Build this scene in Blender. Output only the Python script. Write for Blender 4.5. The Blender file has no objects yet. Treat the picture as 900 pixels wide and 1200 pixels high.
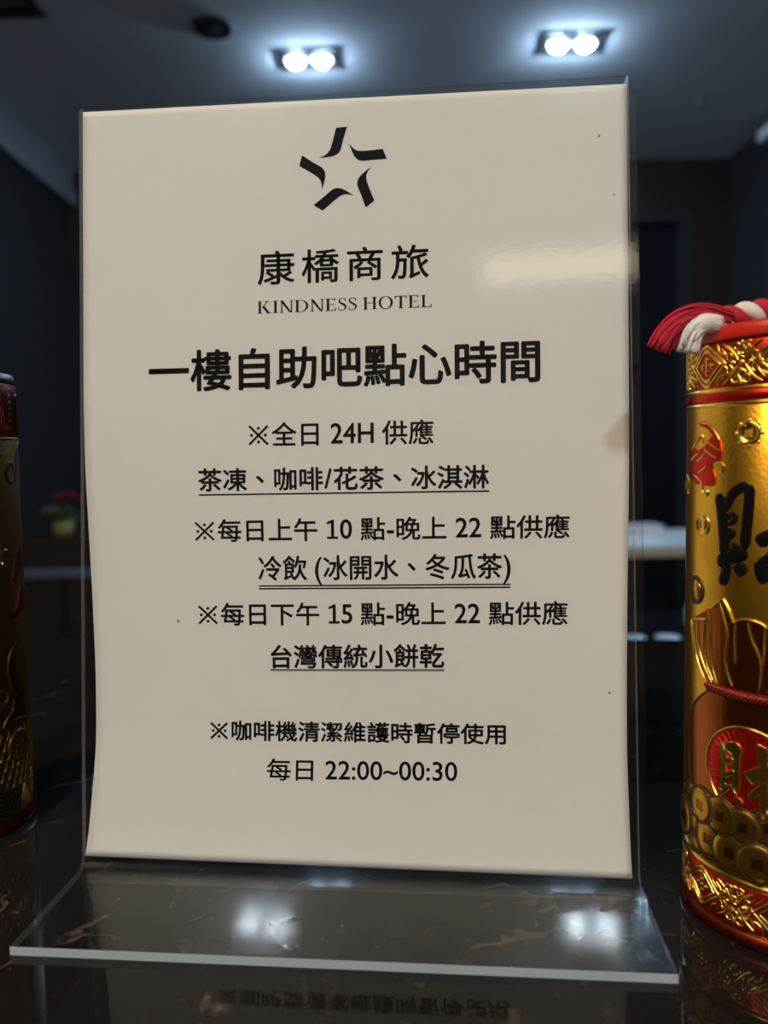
import bpy, bmesh, math, random
from mathutils import Vector, Matrix
random.seed(7)
SC = bpy.context.scene
COL = SC.collection
pi = math.pi

# ------------------------------------------------------------------ camera
CAM = Vector((0.04172, -0.28811, 0.16172))
YAW, PITCH, ROLL = 0.09342, -0.06974, -0.01802
cd = bpy.data.cameras.new('camera')
cam = bpy.data.objects.new('camera', cd)
COL.objects.link(cam)
f = Vector((-math.sin(YAW)*math.cos(PITCH), math.cos(YAW)*math.cos(PITCH), math.sin(PITCH)))
r0 = Vector((math.cos(YAW), math.sin(YAW), 0))
u0 = r0.cross(f)
r1 = r0*math.cos(ROLL) + u0*math.sin(ROLL)
u1 = u0*math.cos(ROLL) - r0*math.sin(ROLL)
m = Matrix((r1, u1, -f)).transposed().to_4x4()
m.translation = CAM
cam.matrix_world = m
cd.sensor_fit = 'VERTICAL'
cd.sensor_height = 24.0
cd.lens = 24.0*925.98/1200.0
cd.clip_start = 0.01
cd.dof.use_dof = True
cd.dof.focus_distance = 0.298
cd.dof.aperture_fstop = 5.0
SC.camera = cam

# ------------------------------------------------------------------ world, exposure
w = bpy.data.worlds.new('World'); SC.world = w
w.use_nodes = True
w.node_tree.nodes['Background'].inputs[0].default_value = (0.5, 0.6, 0.8, 1)
w.node_tree.nodes['Background'].inputs[1].default_value = 0.02
vs = SC.view_settings
vs.view_transform = 'Standard'; vs.look = 'None'; vs.gamma = 1.0; vs.use_curve_mapping = False
vs.exposure = 0.0
SC.cycles.use_denoising = True
SC.cycles.max_bounces = 14
SC.cycles.transparent_max_bounces = 24
SC.cycles.sample_clamp_indirect = 500.0
FRONT_LAMP, REAR_LAMP, WARM_LAMP, STRIP = 720.0, 1950.0, 1300.0, 4.6

# ------------------------------------------------------------------ materials
def mat(name, col, rough=0.5, metal=0.0, spec=0.5, bump=None, coat=0.0):
    mt = bpy.data.materials.new(name); mt.use_nodes = True
    nt = mt.node_tree; b = nt.nodes['Principled BSDF']
    b.inputs['Base Color'].default_value = (*col, 1)
    b.inputs['Roughness'].default_value = rough
    b.inputs['Metallic'].default_value = metal
    b.inputs['Specular IOR Level'].default_value = spec
    b.inputs['Coat Weight'].default_value = coat
    if bump:
        sc, st, dist = bump
        tc = nt.nodes.new('ShaderNodeTexCoord'); no = nt.nodes.new('ShaderNodeTexNoise'); bp = nt.nodes.new('ShaderNodeBump')
        no.inputs['Scale'].default_value = sc; no.inputs['Detail'].default_value = 3
        bp.inputs['Strength'].default_value = st; bp.inputs['Distance'].default_value = dist
        nt.links.new(tc.outputs['Object'], no.inputs['Vector']); nt.links.new(no.outputs['Fac'], bp.inputs['Height'])
        nt.links.new(bp.outputs['Normal'], b.inputs['Normal'])
    return mt

def emit(name, col, strength):
    mt = bpy.data.materials.new(name); mt.use_nodes = True
    nt = mt.node_tree; nt.nodes.clear()
    e = nt.nodes.new('ShaderNodeEmission'); o = nt.nodes.new('ShaderNodeOutputMaterial')
    e.inputs[0].default_value = (*col, 1); e.inputs[1].default_value = strength
    nt.links.new(e.outputs[0], o.inputs[0])
    return mt

def acrylic(name, ripple=0.05, rough=0.05, scale=620):
    """clear thin acrylic: see-through, with a Fresnel mirror on each face"""
    mt = bpy.data.materials.new(name); mt.use_nodes = True
    nt = mt.node_tree; nt.nodes.clear(); N = nt.nodes.new; L = nt.links.new
    out = N('ShaderNodeOutputMaterial'); mix = N('ShaderNodeMixShader')
    tr = N('ShaderNodeBsdfTransparent'); gl = N('ShaderNodeBsdfGlossy'); fr = N('ShaderNodeFresnel')
    tr.inputs[0].default_value = (0.975, 0.985, 0.98, 1)
    gl.inputs['Roughness'].default_value = rough
    geo = N('ShaderNodeNewGeometry'); mr = N('ShaderNodeMapRange')
    mr.inputs['To Min'].default_value = 1.42; mr.inputs['To Max'].default_value = 1/1.42
    L(geo.outputs['Backfacing'], mr.inputs['Value']); L(mr.outputs[0], fr.inputs['IOR'])
    tc = N('ShaderNodeTexCoord'); no = N('ShaderNodeTexNoise'); bp = N('ShaderNodeBump')
    no.inputs['Scale'].default_value = scale; no.inputs['Detail'].default_value = 2.0
    bp.inputs['Strength'].default_value = ripple; bp.inputs['Distance'].default_value = 0.0004
    L(tc.outputs['Object'], no.inputs['Vector']); L(no.outputs['Fac'], bp.inputs['Height']); L(bp.outputs['Normal'], gl.inputs['Normal'])
    L(fr.outputs[0], mix.inputs[0]); L(tr.outputs[0], mix.inputs[1]); L(gl.outputs[0], mix.inputs[2])
    L(mix.outputs[0], out.inputs[0])
    return mt

def marble(name):
    mt = mat(name, (0.012, 0.010, 0.009), rough=0.035, spec=0.2)
    nt = mt.node_tree; N = nt.nodes.new; L = nt.links.new; b = nt.nodes['Principled BSDF']
    tc = N('ShaderNodeTexCoord')
    wn = N('ShaderNodeTexNoise'); wn.inputs['Scale'].default_value = 9; wn.inputs['Detail'].default_value = 6
    mp = N('ShaderNodeMix'); mp.data_type = 'VECTOR'; mp.inputs[0].default_value = 0.14
    L(tc.outputs['Object'], wn.inputs['Vector']); L(tc.outputs['Object'], mp.inputs[4]); L(wn.outputs['Color'], mp.inputs[5])
    v1 = N('ShaderNodeTexVoronoi'); v1.feature = 'DISTANCE_TO_EDGE'; v1.inputs['Scale'].default_value = 17
    L(mp.outputs[1], v1.inputs['Vector'])
    r1_ = N('ShaderNodeValToRGB'); r1_.color_ramp.elements[0].position = 0.0; r1_.color_ramp.elements[0].color = (1, 1, 1, 1)
    r1_.color_ramp.elements[1].position = 0.022; r1_.color_ramp.elements[1].color = (0, 0, 0, 1)
    L(v1.outputs['Distance'], r1_.inputs[0])
    n2 = N('ShaderNodeTexNoise'); n2.inputs['Scale'].default_value = 26; n2.inputs['Detail'].default_value = 8; n2.inputs['Distortion'].default_value = 1.2
    L(tc.outputs['Object'], n2.inputs['Vector'])
    r2 = N('ShaderNodeValToRGB'); r2.color_ramp.elements[0].position = 0.52; r2.color_ramp.elements[0].color = (0, 0, 0, 1)
    r2.color_ramp.elements[1].position = 0.72; r2.color_ramp.elements[1].color = (1, 1, 1, 1)
    L(n2.outputs['Fac'], r2.inputs[0])
    mu = N('ShaderNodeMath'); mu.operation = 'MULTIPLY'; L(r1_.outputs[0], mu.inputs[0]); L(r2.outputs[0], mu.inputs[1])
    n3 = N('ShaderNodeTexNoise'); n3.inputs['Scale'].default_value = 90; n3.inputs['Detail'].default_value = 7; n3.inputs['Distortion'].default_value = 0.8
    L(tc.outputs['Object'], n3.inputs['Vector'])
    r3 = N('ShaderNodeValToRGB'); r3.color_ramp.elements[0].position = 0.62; r3.color_ramp.elements[0].color = (0, 0, 0, 1)
    r3.color_ramp.elements[1].position = 0.80; r3.color_ramp.elements[1].color = (0.38, 0.38, 0.38, 1)
    L(n3.outputs['Fac'], r3.inputs[0])
    ad = N('ShaderNodeMath'); ad.operation = 'ADD'; ad.use_clamp = True; L(mu.outputs[0], ad.inputs[0]); L(r3.outputs[0], ad.inputs[1])
    mc = N('ShaderNodeMix'); mc.data_type = 'RGBA'
    mc.inputs[6].default_value = (0.012, 0.010, 0.009, 1); mc.inputs[7].default_value = (0.17, 0.13, 0.10, 1)
    L(ad.outputs[0], mc.inputs[0]); L(mc.outputs[2], b.inputs['Base Color'])
    return mt

def wood(name, c1, c2, scale=(2, 2, 30), rough=0.5):
    mt = mat(name, c1, rough)
    nt = mt.node_tree; N = nt.nodes.new; L = nt.links.new
    tc = N('ShaderNodeTexCoord'); mp = N('ShaderNodeMapping'); no = N('ShaderNodeTexNoise'); mc = N('ShaderNodeMix'); mc.data_type = 'RGBA'
    mp.inputs['Scale'].default_value = scale; no.inputs['Scale'].default_value = 1.5; no.inputs['Detail'].default_value = 5
    mc.inputs[6].default_value = (*c1, 1); mc.inputs[7].default_value = (*c2, 1)
    L(tc.outputs['Object'], mp.inputs[0]); L(mp.outputs[0], no.inputs['Vector']); L(no.outputs['Fac'], mc.inputs[0])
    L(mc.outputs[2], nt.nodes['Principled BSDF'].inputs['Base Color'])
    return mt

M = {}
M['ceiling'] = mat('ceiling_paint', (0.62, 0.63, 0.65), 0.9, bump=(60, 0.05, 0.001))
M['darkwall'] = mat('dark_wall_paint', (0.013, 0.011, 0.010), 0.8, bump=(40, 0.1, 0.001))
M['slatewall'] = mat('slate_wall_paint', (0.015, 0.014, 0.0145), 0.85, bump=(40, 0.1, 0.001))
M['creamwall'] = mat('cream_wall_paint', (0.20, 0.15, 0.105), 0.85)
M['cornice'] = mat('cornice_paint', (0.20, 0.21, 0.22), 0.7)
M['floor'] = mat('floor_tile', (0.26, 0.24, 0.22), 0.35, bump=(4, 0.05, 0.001))
M['woodpanel'] = wood('brown_wood_panel', (0.012, 0.006, 0.004), (0.028, 0.014, 0.008))
M['darkwood'] = wood('dark_cabinet_wood', (0.012, 0.008, 0.006), (0.024, 0.015, 0.010), (30, 2, 2))
M['blackgloss'] = mat('black_gloss', (0.008, 0.009, 0.012), 0.15)
M['blackmatt'] = mat('black_matt', (0.012, 0.012, 0.013), 0.6)
M['whitetop'] = mat('white_laminate', (0.90, 0.90, 0.88), 0.3)
M['creamedge'] = mat('cream_edging', (0.72, 0.66, 0.52), 0.45)
M['darkfixture'] = mat('dark_fixture', (0.03, 0.032, 0.036), 0.5)
M['fixture'] = mat('fixture_grey', (0.16, 0.17, 0.19), 0.5)
M['whiteplastic'] = mat('white_plastic', (0.7, 0.7, 0.7), 0.4)
M['grille'] = mat('speaker_grille', (0.03, 0.03, 0.033), 0.7)
M['marble'] = marble('dark_veined_marble')
M['acrylic'] = acrylic('clear_acrylic')
M['acrylic_foot'] = acrylic('rippled_clear_acrylic', 0.55, 0.035, 640)
M['acrylic_edge'] = mat('pale_lit_acrylic_edge', (0.40, 0.46, 0.45), 0.35)  # pale colour stands in for light piped out at the cut edge
M['acrylic_side'] = mat('polished_acrylic_side', (0.42, 0.40, 0.37), 0.3)
M['acrylic_side'].node_tree.nodes['Principled BSDF'].inputs['Alpha'].default_value = 0.35
M['paper'] = mat('cream_paper', (0.82, 0.765, 0.685), 0.75, spec=0.2)
M['print'] = mat('black_print', (0.006, 0.006, 0.007), 0.8, spec=0.05)
M['rule'] = mat('grey_rule', (0.16, 0.15, 0.14), 0.7, spec=0.2)
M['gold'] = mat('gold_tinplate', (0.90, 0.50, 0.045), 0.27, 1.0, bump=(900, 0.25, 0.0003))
M['goldline'] = mat('embossed_gold', (0.95, 0.60, 0.10), 0.22, 1.0)
M['coin'] = mat('coin_gold', (0.70, 0.36, 0.045), 0.30, 1.0, bump=(500, 0.15, 0.0003))
M['coinrim'] = mat('dark_bronze_line', (0.07, 0.04, 0.015), 0.4, 0.6)
M['copper'] = mat('copper_brown_lacquer', (0.48, 0.12, 0.02), 0.26, 1.0, bump=(90, 0.2, 0.001))
M['redfoil'] = mat('red_foil', (0.62, 0.02, 0.010), 0.3, 0.85, bump=(250, 0.1, 0.0003))
M['redlid'] = mat('red_lid_plastic', (0.60, 0.022, 0.012), 0.35)
M['ink'] = mat('black_brush_ink', (0.004, 0.0035, 0.003), 0.5, spec=0.12)
M['cordred'] = mat('dark_red_cord', (0.22, 0.02, 0.015), 0.4, 0.5)
M['threadred'] = mat('red_thread', (0.52, 0.016, 0.035), 0.85, bump=(2500, 0.5, 0.0004))
M['threadwhite'] = mat('white_thread', (0.84, 0.76, 0.67), 0.9, bump=(2500, 0.5, 0.0004))
M['darkred'] = mat('dark_red_foil', (0.22, 0.025, 0.012), 0.4, 0.95)
M['shadedgold'] = mat('shaded_gold_tinplate', (0.34, 0.18, 0.035), 0.42, 1.0, bump=(900, 0.25, 0.0003))  # tin gold with the left tin's weak light put into the colour
M['greenfoil'] = mat('dark_green_foil', (0.025, 0.045, 0.025), 0.35, 0.7)
M['bluegreen'] = mat('blue_black_line', (0.015, 0.022, 0.02), 0.4)
M['leaf'] = mat('leaf_green', (0.10, 0.17, 0.08), 0.6)
M['pinkred'] = mat('pink_red_petal', (0.42, 0.06, 0.06), 0.6)
M['palepetal'] = mat('pale_petal', (0.42, 0.38, 0.26), 0.6)
M['olivepot'] = mat('yellow_green_glaze', (0.30, 0.27, 0.10), 0.35)
M['blueglass'] = mat('pale_blue_glaze', (0.55, 0.78, 0.98), 0.25)
M['bluepaint'] = mat('dark_blue_paint', (0.10, 0.13, 0.22), 0.5)

# ------------------------------------------------------------------ helpers
def link(o): COL.objects.link(o); return o
def tag(o, label=None, cat=None, group=None, kind=None):
    if label: o['label'] = label
    if cat: o['category'] = cat
    if group: o['group'] = group
    if kind: o['kind'] = kind
    return o
def empty(name, loc=(0, 0, 0), rz=0.0):
    o = bpy.data.objects.new(name, None); o.location = loc; o.rotation_euler = (0, 0, rz); o.empty_display_size = 0.02
    return link(o)
def obj(name, bm, mats, parent=None, smooth=False, loc=None, rz=None):
    me = bpy.data.meshes.new(name); bm.normal_update(); bm.to_mesh(me); bm.free()
    for mm in (mats if isinstance(mats, (list, tuple)) else [mats]): me.materials.append(mm)
    if smooth:
        me.polygons.foreach_set('use_smooth', [True]*len(me.polygons))
    o = link(bpy.data.objects.new(name, me))
    if parent: o.parent = parent
    if loc is not None: o.location = loc
    if rz is not None: o.rotation_euler = (0, 0, rz)
    return o
def copy_tree(o, parent=None):
    c = o.copy(); COL.objects.link(c); c.parent = parent
    for ch in list(o.children): copy_tree(ch, c)
    return c
def box(bm, x0, x1, y0, y1, z0, z1, mi=0, bev=0.0):
    v = [bm.verts.new((x, y, z)) for z in (z0, z1) for y in (y0, y1) for x in (x0, x1)]
    fs = [bm.faces.new([v[i] for i in q]) for q in ((0, 2, 3, 1), (4, 5, 7, 6), (0, 1, 5, 4), (2, 6, 7, 3), (0, 4, 6, 2), (1, 3, 7, 5))]
    for q in fs: q.material_index = mi
    if bev > 0:
        es = list({e for q in fs for e in q.edges})
        bmesh.ops.bevel(bm, geom=es, offset=bev, segments=2, profile=0.5, affect='EDGES', material=-1)
    return bm
def lathe(bm, prof, n=48, cx=0, cy=0, mi=0):
    rings = []
    for (r, z) in prof:
        if r < 1e-6: rings.append([bm.verts.new((cx, cy, z))])
        else: rings.append([bm.verts.new((cx+r*math.cos(2*pi*k/n), cy+r*math.sin(2*pi*k/n), z)) for k in range(n)])
    for a, b in zip(rings[:-1], rings[1:]):
        for k in range(n):
            k2 = (k+1) % n
            if len(a) == 1 and len(b) == 1: continue
            q = [a[0], b[k2], b[k]] if len(a) == 1 else ([a[k], a[k2], b[0]] if len(b) == 1 else [a[k], a[k2], b[k2], b[k]])
            q = bm.faces.new(q); q.material_index = mi
    return bm
def catmull(pts, step):
    if len(pts) < 3:
        return [Vector(pts[0]).lerp(Vector(pts[-1]), k/6) for k in range(7)]
    P = [Vector(q) for q in pts]; P = [2*P[0]-P[1]] + P + [2*P[-1]-P[-2]]
    out = []
    for i in range(1, len(P)-2):
        n = max(2, int((P[i+1]-P[i]).length/step))
        for k in range(n):
            s = k/n; a, b, c, d = P[i-1:i+3]
            out.append(0.5*((2*b)+(c-a)*s+(2*a-5*b+4*c-d)*s*s+(3*b-a-3*c+d)*s**3))
    out.append(P[-2]); return out
def tube(bm, path, rad, n=10, step=None, mi=0, cap=True):
    P = catmull(path, step) if step else [Vector(q) for q in path]
    rf = rad if callable(rad) else (lambda s: rad)
    rings = []; up = Vector((0.13, 0.2, 0.97)).normalized()
    for i, q in enumerate(P):
        t = (P[min(i+1, len(P)-1)]-P[max(i-1, 0)]).normalized()
        a = t.cross(up)
        if a.length < 1e-4: a = t.cross(Vector((1, 0, 0)))
        a.normalize(); b = t.cross(a)
        rr = rf(i/(len(P)-1))
        rings.append([bm.verts.new(q+a*rr*math.cos(2*pi*k/n)+b*rr*math.sin(2*pi*k/n)) for k in range(n)])
    for A, B in zip(rings[:-1], rings[1:]):
        for k in range(n):
            bm.faces.new((A[k], A[(k+1) % n], B[(k+1) % n], B[k])).material_index = mi
    if cap:
        bm.faces.new(rings[0][::-1]).material_index = mi; bm.faces.new(rings[-1]).material_index = mi
    return bm
def ellipsoid(bm, c, s, seg=20, ring=12, jitter=0.0):
    g = bmesh.ops.create_uvsphere(bm, u_segments=seg, v_segments=ring, radius=1.0)
    for v in g['verts']:
        k = 1+random.uniform(-jitter, jitter)
        v.co = Vector((c[0]+v.co.x*s[0]*k, c[1]+v.co.y*s[1]*k, c[2]+v.co.z*s[2]*k))
    return bm

# room frame: lateral / forward of the camera position, heights above the marble top
cps, sps = math.cos(YAW), math.sin(YAW)
def rm(lat, fwd, z=0.0): return Vector((CAM.x+lat*cps-fwd*sps, CAM.y+lat*sps+fwd*cps, z))
RZ = YAW
ZF, ZC = -0.90, 1.80          # floor and ceiling
XL, XR, YB, YF = -1.755, 1.975, 4.58, -3.0
def rbox(name, x0, x1, y0, y1, z0, z1, mt, bev=0.0, parent=None):
    """a box given in room axes, origin at its own bottom centre"""
    cx, cy = (x0+x1)/2, (y0+y1)/2
    bm = box(bmesh.new(), x0-cx, x1-cx, y0-cy, y1-cy, 0, z1-z0, 0, bev)
    return obj(name, bm, mt, None, loc=rm(cx, cy, z0), rz=RZ)

# ------------------------------------------------------------------ room shell
def st(o): return tag(o, kind='structure')
st(rbox('floor', XL-0.1, XR+0.1, YF-0.1, YB+0.1, ZF-0.1, ZF, M['floor']))
st(rbox('ceiling', XL-0.1, XR+0.1, YF-0.1, YB+0.1, ZC, ZC+0.1, M['ceiling']))
st(rbox('wall_left', XL-0.1, XL, YF, YB, ZF, ZC, M['darkwall']))
st(rbox('wall_right', XR, XR+0.1, YF, YB, ZF, ZC, M['slatewall']))
st(rbox('wall_front', XL, XR, YF-0.1, YF, ZF, ZC, M['creamwall']))
# back wall: slate paint on the left, brown timber panels with a recessed doorway on the right
bm = bmesh.new(); box(bm, XL, 0.35, 0, 0.1, 0, ZC-ZF)
st(obj('wall_back', bm, M['slatewall'], loc=rm(0, YB, ZF), rz=RZ))
bm = bmesh.new()
DX0, DX1, DZ = 0.85, 1.765, 1.52
H = ZC-ZF
for (a, b, c, d) in ((0.35, DX0, 0, H), (DX0, DX1, DZ-ZF, H), (DX1, XR, 0, H)):
    n = max(1, round((b-a)/0.3))
    for k in range(n):
        x0, x1 = a+(b-a)*k/n, a+(b-a)*(k+1)/n
        box(bm, x0+0.003, x1-0.003, -0.02, 0.1, c, d, 0, 0.003)
st(obj('wall_back_panelling', bm, M['woodpanel'], loc=rm(0, YB, ZF), rz=RZ))
d1 = empty('door_1', rm((DX0+DX1)/2, YB, ZF), RZ); st(d1)
hw = (DX1-DX0)/2-0.002
bm = bmesh.new(); box(bm, -hw, -hw+0.06, -0.03, 0.08, 0, DZ-ZF-0.004); box(bm, hw-0.06, hw, -0.03, 0.08, 0, DZ-ZF-0.004); box(bm, -hw+0.06, hw-0.06, -0.03, 0.08, DZ-ZF-0.064, DZ-ZF-0.004)
obj('door_frame', bm, M['blackmatt'], d1)
bm = bmesh.new(); box(bm, -hw+0.06, hw-0.06, 0.02, 0.06, 0.002, DZ-ZF-0.064)
box(bm, -hw+0.14, hw-0.14, 0.012, 0.02, 0.15, 1.0, 0, 0.004); box(bm, -hw+0.14, hw-0.14, 0.012, 0.02, 1.12, DZ-ZF-0.16, 0, 0.004)
obj('door_leaf', bm, M['blackgloss'], d1)
bm = bmesh.new(); box(bm, -hw+0.08, -hw+0.10, -0.005, 0.02, 0.95, 1.2, 0, 0.004)
obj('door_handle', bm, M['fixture'], d1)
# pale cornice band along the left wall and the back-left corner
bm = bmesh.new()
pr = [(0, 0), (0.05, 0.0), (0.055, 0.06), (0.035, 0.10), (0.035, 0.20), (0, 0.20)]
A = [bm.verts.new((x, -(YB-YF)/2, z)) for x, z in pr]; B = [bm.verts.new((x, (YB-YF)/2, z)) for x, z in pr]
for k in range(len(pr)):
    bm.faces.new((A[k], B[k], B[(k+1) % 6], A[(k+1) % 6]))
bm.faces.new(A[::-1]); bm.faces.new(B)
bmesh.ops.recalc_face_normals(bm, faces=bm.faces)
st(obj('trim_1', bm, M['cornice'], loc=rm(XL, (YB+YF)/2, ZC-0.20), rz=RZ))
for nm, x0, x1, y0, y1 in (('baseboard_left', XL, XL+0.015, YF, YB), ('baseboard_right', XR-0.015, XR, YF, YB)):
    st(rbox(nm, x0, x1, y0, y1, ZF, ZF+0.1, M['blackmatt'], 0.003))

# ------------------------------------------------------------------ ceiling fittings
def twin_downlight(lat, fwd, rz, col, strength, label, ls=1.0, name='twin_downlight'):
    r = empty(name, rm(lat, fwd, ZC), RZ+rz)
    tag(r, label, 'ceiling light', 'twin downlights in the ceiling')
    bm = bmesh.new()
    fw, fd, gw, gd = 0.125, 0.075, 0.105, 0.055
    for q in ((-fw, -gw, -fd, fd), (gw, fw, -fd, fd), (-gw, gw, -fd, -gd), (-gw, gw, gd, fd)):
        box(bm, *q, -0.006, 0.0)
    box(bm, -gw, gw, -gd, gd, -0.002, 0.0)
    obj('trim_frame', bm, M['darkfixture'], r)
    em = emit('lamp_glow', col, strength)
    for s in (-1, 1):
        b = obj('lamp_ring', lathe(bmesh.new(), [(0.050, -0.002), (0.050, -0.010), (0.046, -0.012), (0.0335*ls, -0.008), (0.0335*ls, -0.003)], 40, s*0.0535, 0), M['darkfixture'], r, True)
        obj('lens', lathe(bmesh.new(), [(0.033*ls, -0.004), (0.031*ls, -0.016), (0.023*ls, -0.024), (0.012*ls, -0.028), (0, -0.029)], 40, s*0.0535, 0), em, r, True)
    return r
COOL = (0.46, 0.70, 1.0)
twin_downlight(-0.275, 3.37, -0.03, COOL, FRONT_LAMP, 'lit twin downlight above the middle of the sign')
twin_downlight(0.783, 3.28, -0.03, COOL, FRONT_LAMP, 'lit twin downlight above the top right corner of the sign')
WHITE = (1.0, 0.93, 0.84)
twin_downlight(-0.836, -1.63, 0, (0.80, 0.90, 1.0), REAR_LAMP, 'twin downlight behind the viewer on the left side', 0.72)
twin_downlight(0.265, -1.78, 0, (0.80, 0.90, 1.0), REAR_LAMP, 'twin downlight behind the viewer on the right side', 0.72)
twin_downlight(-1.25, -0.72, 0, (1.0, 0.72, 0.42), WARM_LAMP, 'warm twin downlight over the left end of the counter')

sp = empty('ceiling_speaker', rm(-0.62, 3.12, ZC), RZ); tag(sp, 'dark round speaker grille set in the ceiling', 'speaker')
obj('bezel', lathe(bmesh.new(), [(0.082, 0), (0.082, -0.006), (0.076, -0.009), (0.072, -0.006), (0.072, 0)], 40), M['grille'], sp, True)
obj('grille', lathe(bmesh.new(), [(0.072, -0.004), (0.05, -0.007), (0.02, -0.009), (0, -0.009)], 40), M['grille'], sp, True)
vt = empty('ceiling_vent', rm(-1.42, 2.80, ZC), RZ); tag(vt, 'dark rectangular air vent in the ceiling near the left wall', 'vent')
bm = bmesh.new()
for q in ((-0.22, 0.22, -0.22, -0.19), (-0.22, 0.22, 0.19, 0.22), (-0.22, -0.19, -0.19, 0.19), (0.19, 0.22, -0.19, 0.19)): box(bm, *q, -0.012, 0)
obj('vent_frame', bm, M['grille'], vt)
for k in range(7):
    bm = bmesh.new(); y = -0.165+k*0.055; box(bm, -0.19, 0.19, y-0.02, y+0.012, -0.009, -0.004); obj('slat', bm, M['grille'], vt)
dt = empty('smoke_detector', rm(1.53, 3.846, ZC), RZ); tag(dt, 'tiny grey sprinkler head on the ceiling right of the sign', 'sprinkler')
obj('escutcheon', lathe(bmesh.new(), [(0.026, 0), (0.026, -0.004), (0.014, -0.010), (0, -0.010)], 24), M['fixture'], dt, True)
obj('nozzle', lathe(bmesh.new(), [(0.006, -0.009), (0.006, -0.022), (0.016, -0.024), (0.016, -0.026), (0, -0.027)], 20), M['fixture'], dt, True)
dt.name = 'ceiling_sprinkler'
cm = empty('security_camera', rm(XR, 3.95, 1.69), RZ); tag(cm, 'small pale camera fixed high on the right wall', 'camera')
bm = bmesh.new(); box(bm, -0.02, 0, -0.03, 0.03, -0.03, 0.05, 0, 0.004); box(bm, -0.07, -0.02, -0.012, 0.012, 0.005, 0.03, 0, 0.003); obj('bracket', bm, M['whiteplastic'], cm)
bm = bmesh.new(); box(bm, -0.11, -0.055, -0.09, 0.05, -0.025, 0.028, 0, 0.008); obj('camera_body', bm, M['whiteplastic'], cm)
bm = lathe(bmesh.new(), [(0.020, 0), (0.020, 0.012), (0.012, 0.012), (0, 0.008)], 24)
for v in bm.verts: v.co = Vector((-0.0825+v.co.x, -0.088-v.co.z, v.co.y))
obj('lens', bm, M['blackgloss'], cm, True)
# the long warm wall light on the wall behind the viewer (its glow lies across the sign)
wl = empty('wall_light', rm(0.62, YF, 1.50), RZ); tag(wl, 'long warm strip light on the wall behind the viewer', 'wall light')
bm = bmesh.new(); box(bm, -0.78, 0.78, 0, 0.05, -0.02, 0.0, 0, 0.003); box(bm, -0.78, 0.78, 0, 0.05, 0.15, 0.17, 0, 0.003); box(bm, -0.78, 0.78, 0, 0.01, 0.0, 0.15)
obj('housing', bm, M['fixture'], wl)
bm = bmesh.new(); box(bm, -0.77, 0.77, 0.011, 0.04, 0.001, 0.149, 0, 0.01); obj('diffuser', bm, emit('warm_strip', (1.0, 0.83, 0.58), STRIP), wl)

# ------------------------------------------------------------------ marble counter
ct = empty('marble_counter', (0, 0, ZF)); tag(ct, 'dark brown veined marble counter that carries the sign and the tins', 'counter')
bm = bmesh.new(); box(bm, -1.15, 1.25, -0.42, 0.407, -0.03-ZF, 0-ZF, 0, 0.0025); obj('counter_slab', bm, M['marble'], ct)
bm = bmesh.new(); box(bm, -1.10, 1.20, -0.34, 0.36, 0.08, -0.0305-ZF); obj('cabinet_body', bm, M['darkwood'], ct)
bm = bmesh.new(); box(bm, -1.06, 1.16, -0.29, 0.31, 0.0, 0.0795); obj('plinth', bm, M['blackmatt'], ct)

# ------------------------------------------------------------------ background furniture
sb = empty('sideboard', rm(-1.40, 3.62, ZF), RZ); tag(sb, 'dark brown sideboard with a bluish middle ledge by the left wall', 'sideboard')
zt = -0.165-ZF
bm = bmesh.new(); box(bm, -0.34, 0.34, -0.2, 0.22, zt-0.03, zt, 0, 0.004); obj('top_panel', bm, M['darkwood'], sb)
bm = bmesh.new(); box(bm, -0.34, 0.34, -0.24, 0.22, zt-0.172, zt-0.135, 0, 0.004); obj('ledge', bm, M['bluepaint'], sb)
bm = bmesh.new(); box(bm, -0.33, 0.33, -0.19, 0.21, zt-0.1345, zt-0.0305); obj('drawer_front', bm, M['darkwood'], sb)
for s in (-1, 1):
    bm = bmesh.new(); x = s*0.16; box(bm, x-0.155, x+0.155, -0.205, 0.2, 0.09, zt-0.1725, 0, 0.004); d = obj('door', bm, M['darkwood'], sb)
    bm = bmesh.new(); box(bm, x-s*0.13-0.006, x-s*0.13+0.006, -0.222, -0.205, 0.25, 0.36, 0, 0.002); obj('handle', bm, M['blackmatt'], d)
bm = bmesh.new(); box(bm, -0.32, 0.32, -0.17, 0.2, 0, 0.089); obj('plinth', bm, M['blackmatt'], sb)

fp = empty('flower_arrangement', rm(-1.425, 3.5, -0.165), RZ); tag(fp, 'small red, cream and green flower arrangement on the dark sideboard', 'flowers')
obj('pot', lathe(bmesh.new(), [(0, 0), (0.032, 0), (0.044, 0.02), (0.047, 0.045), (0.038, 0.068), (0.034, 0.07), (0.032, 0.06), (0, 0.055)], 32), M['olivepot'], fp, True)
bm = bmesh.new()
for k in range(22):
    a = random.uniform(0, 2*pi); e = random.uniform(0.2, 1.3); L = random.uniform(0.06, 0.10)
    d = Vector((math.cos(a)*math.cos(e), math.sin(a)*math.cos(e), math.sin(e))); s = d.cross(Vector((0, 0, 1))).normalized()*0.016
    p0 = Vector((0, 0, 0.06))+d*0.01; p1 = p0+d*L*0.5; p2 = p0+d*L+Vector((0, 0, -0.01))
    v = [bm.verts.new(q) for q in (p0, p1+s, p2, p1-s, p1+Vector((0, 0, 0.008)))]
    for q in ((0, 1, 4), (1, 2, 4), (2, 3, 4), (3, 0, 4)): bm.faces.new([v[i] for i in q])
obj('leaves', bm, M['leaf'], fp, True)
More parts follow.
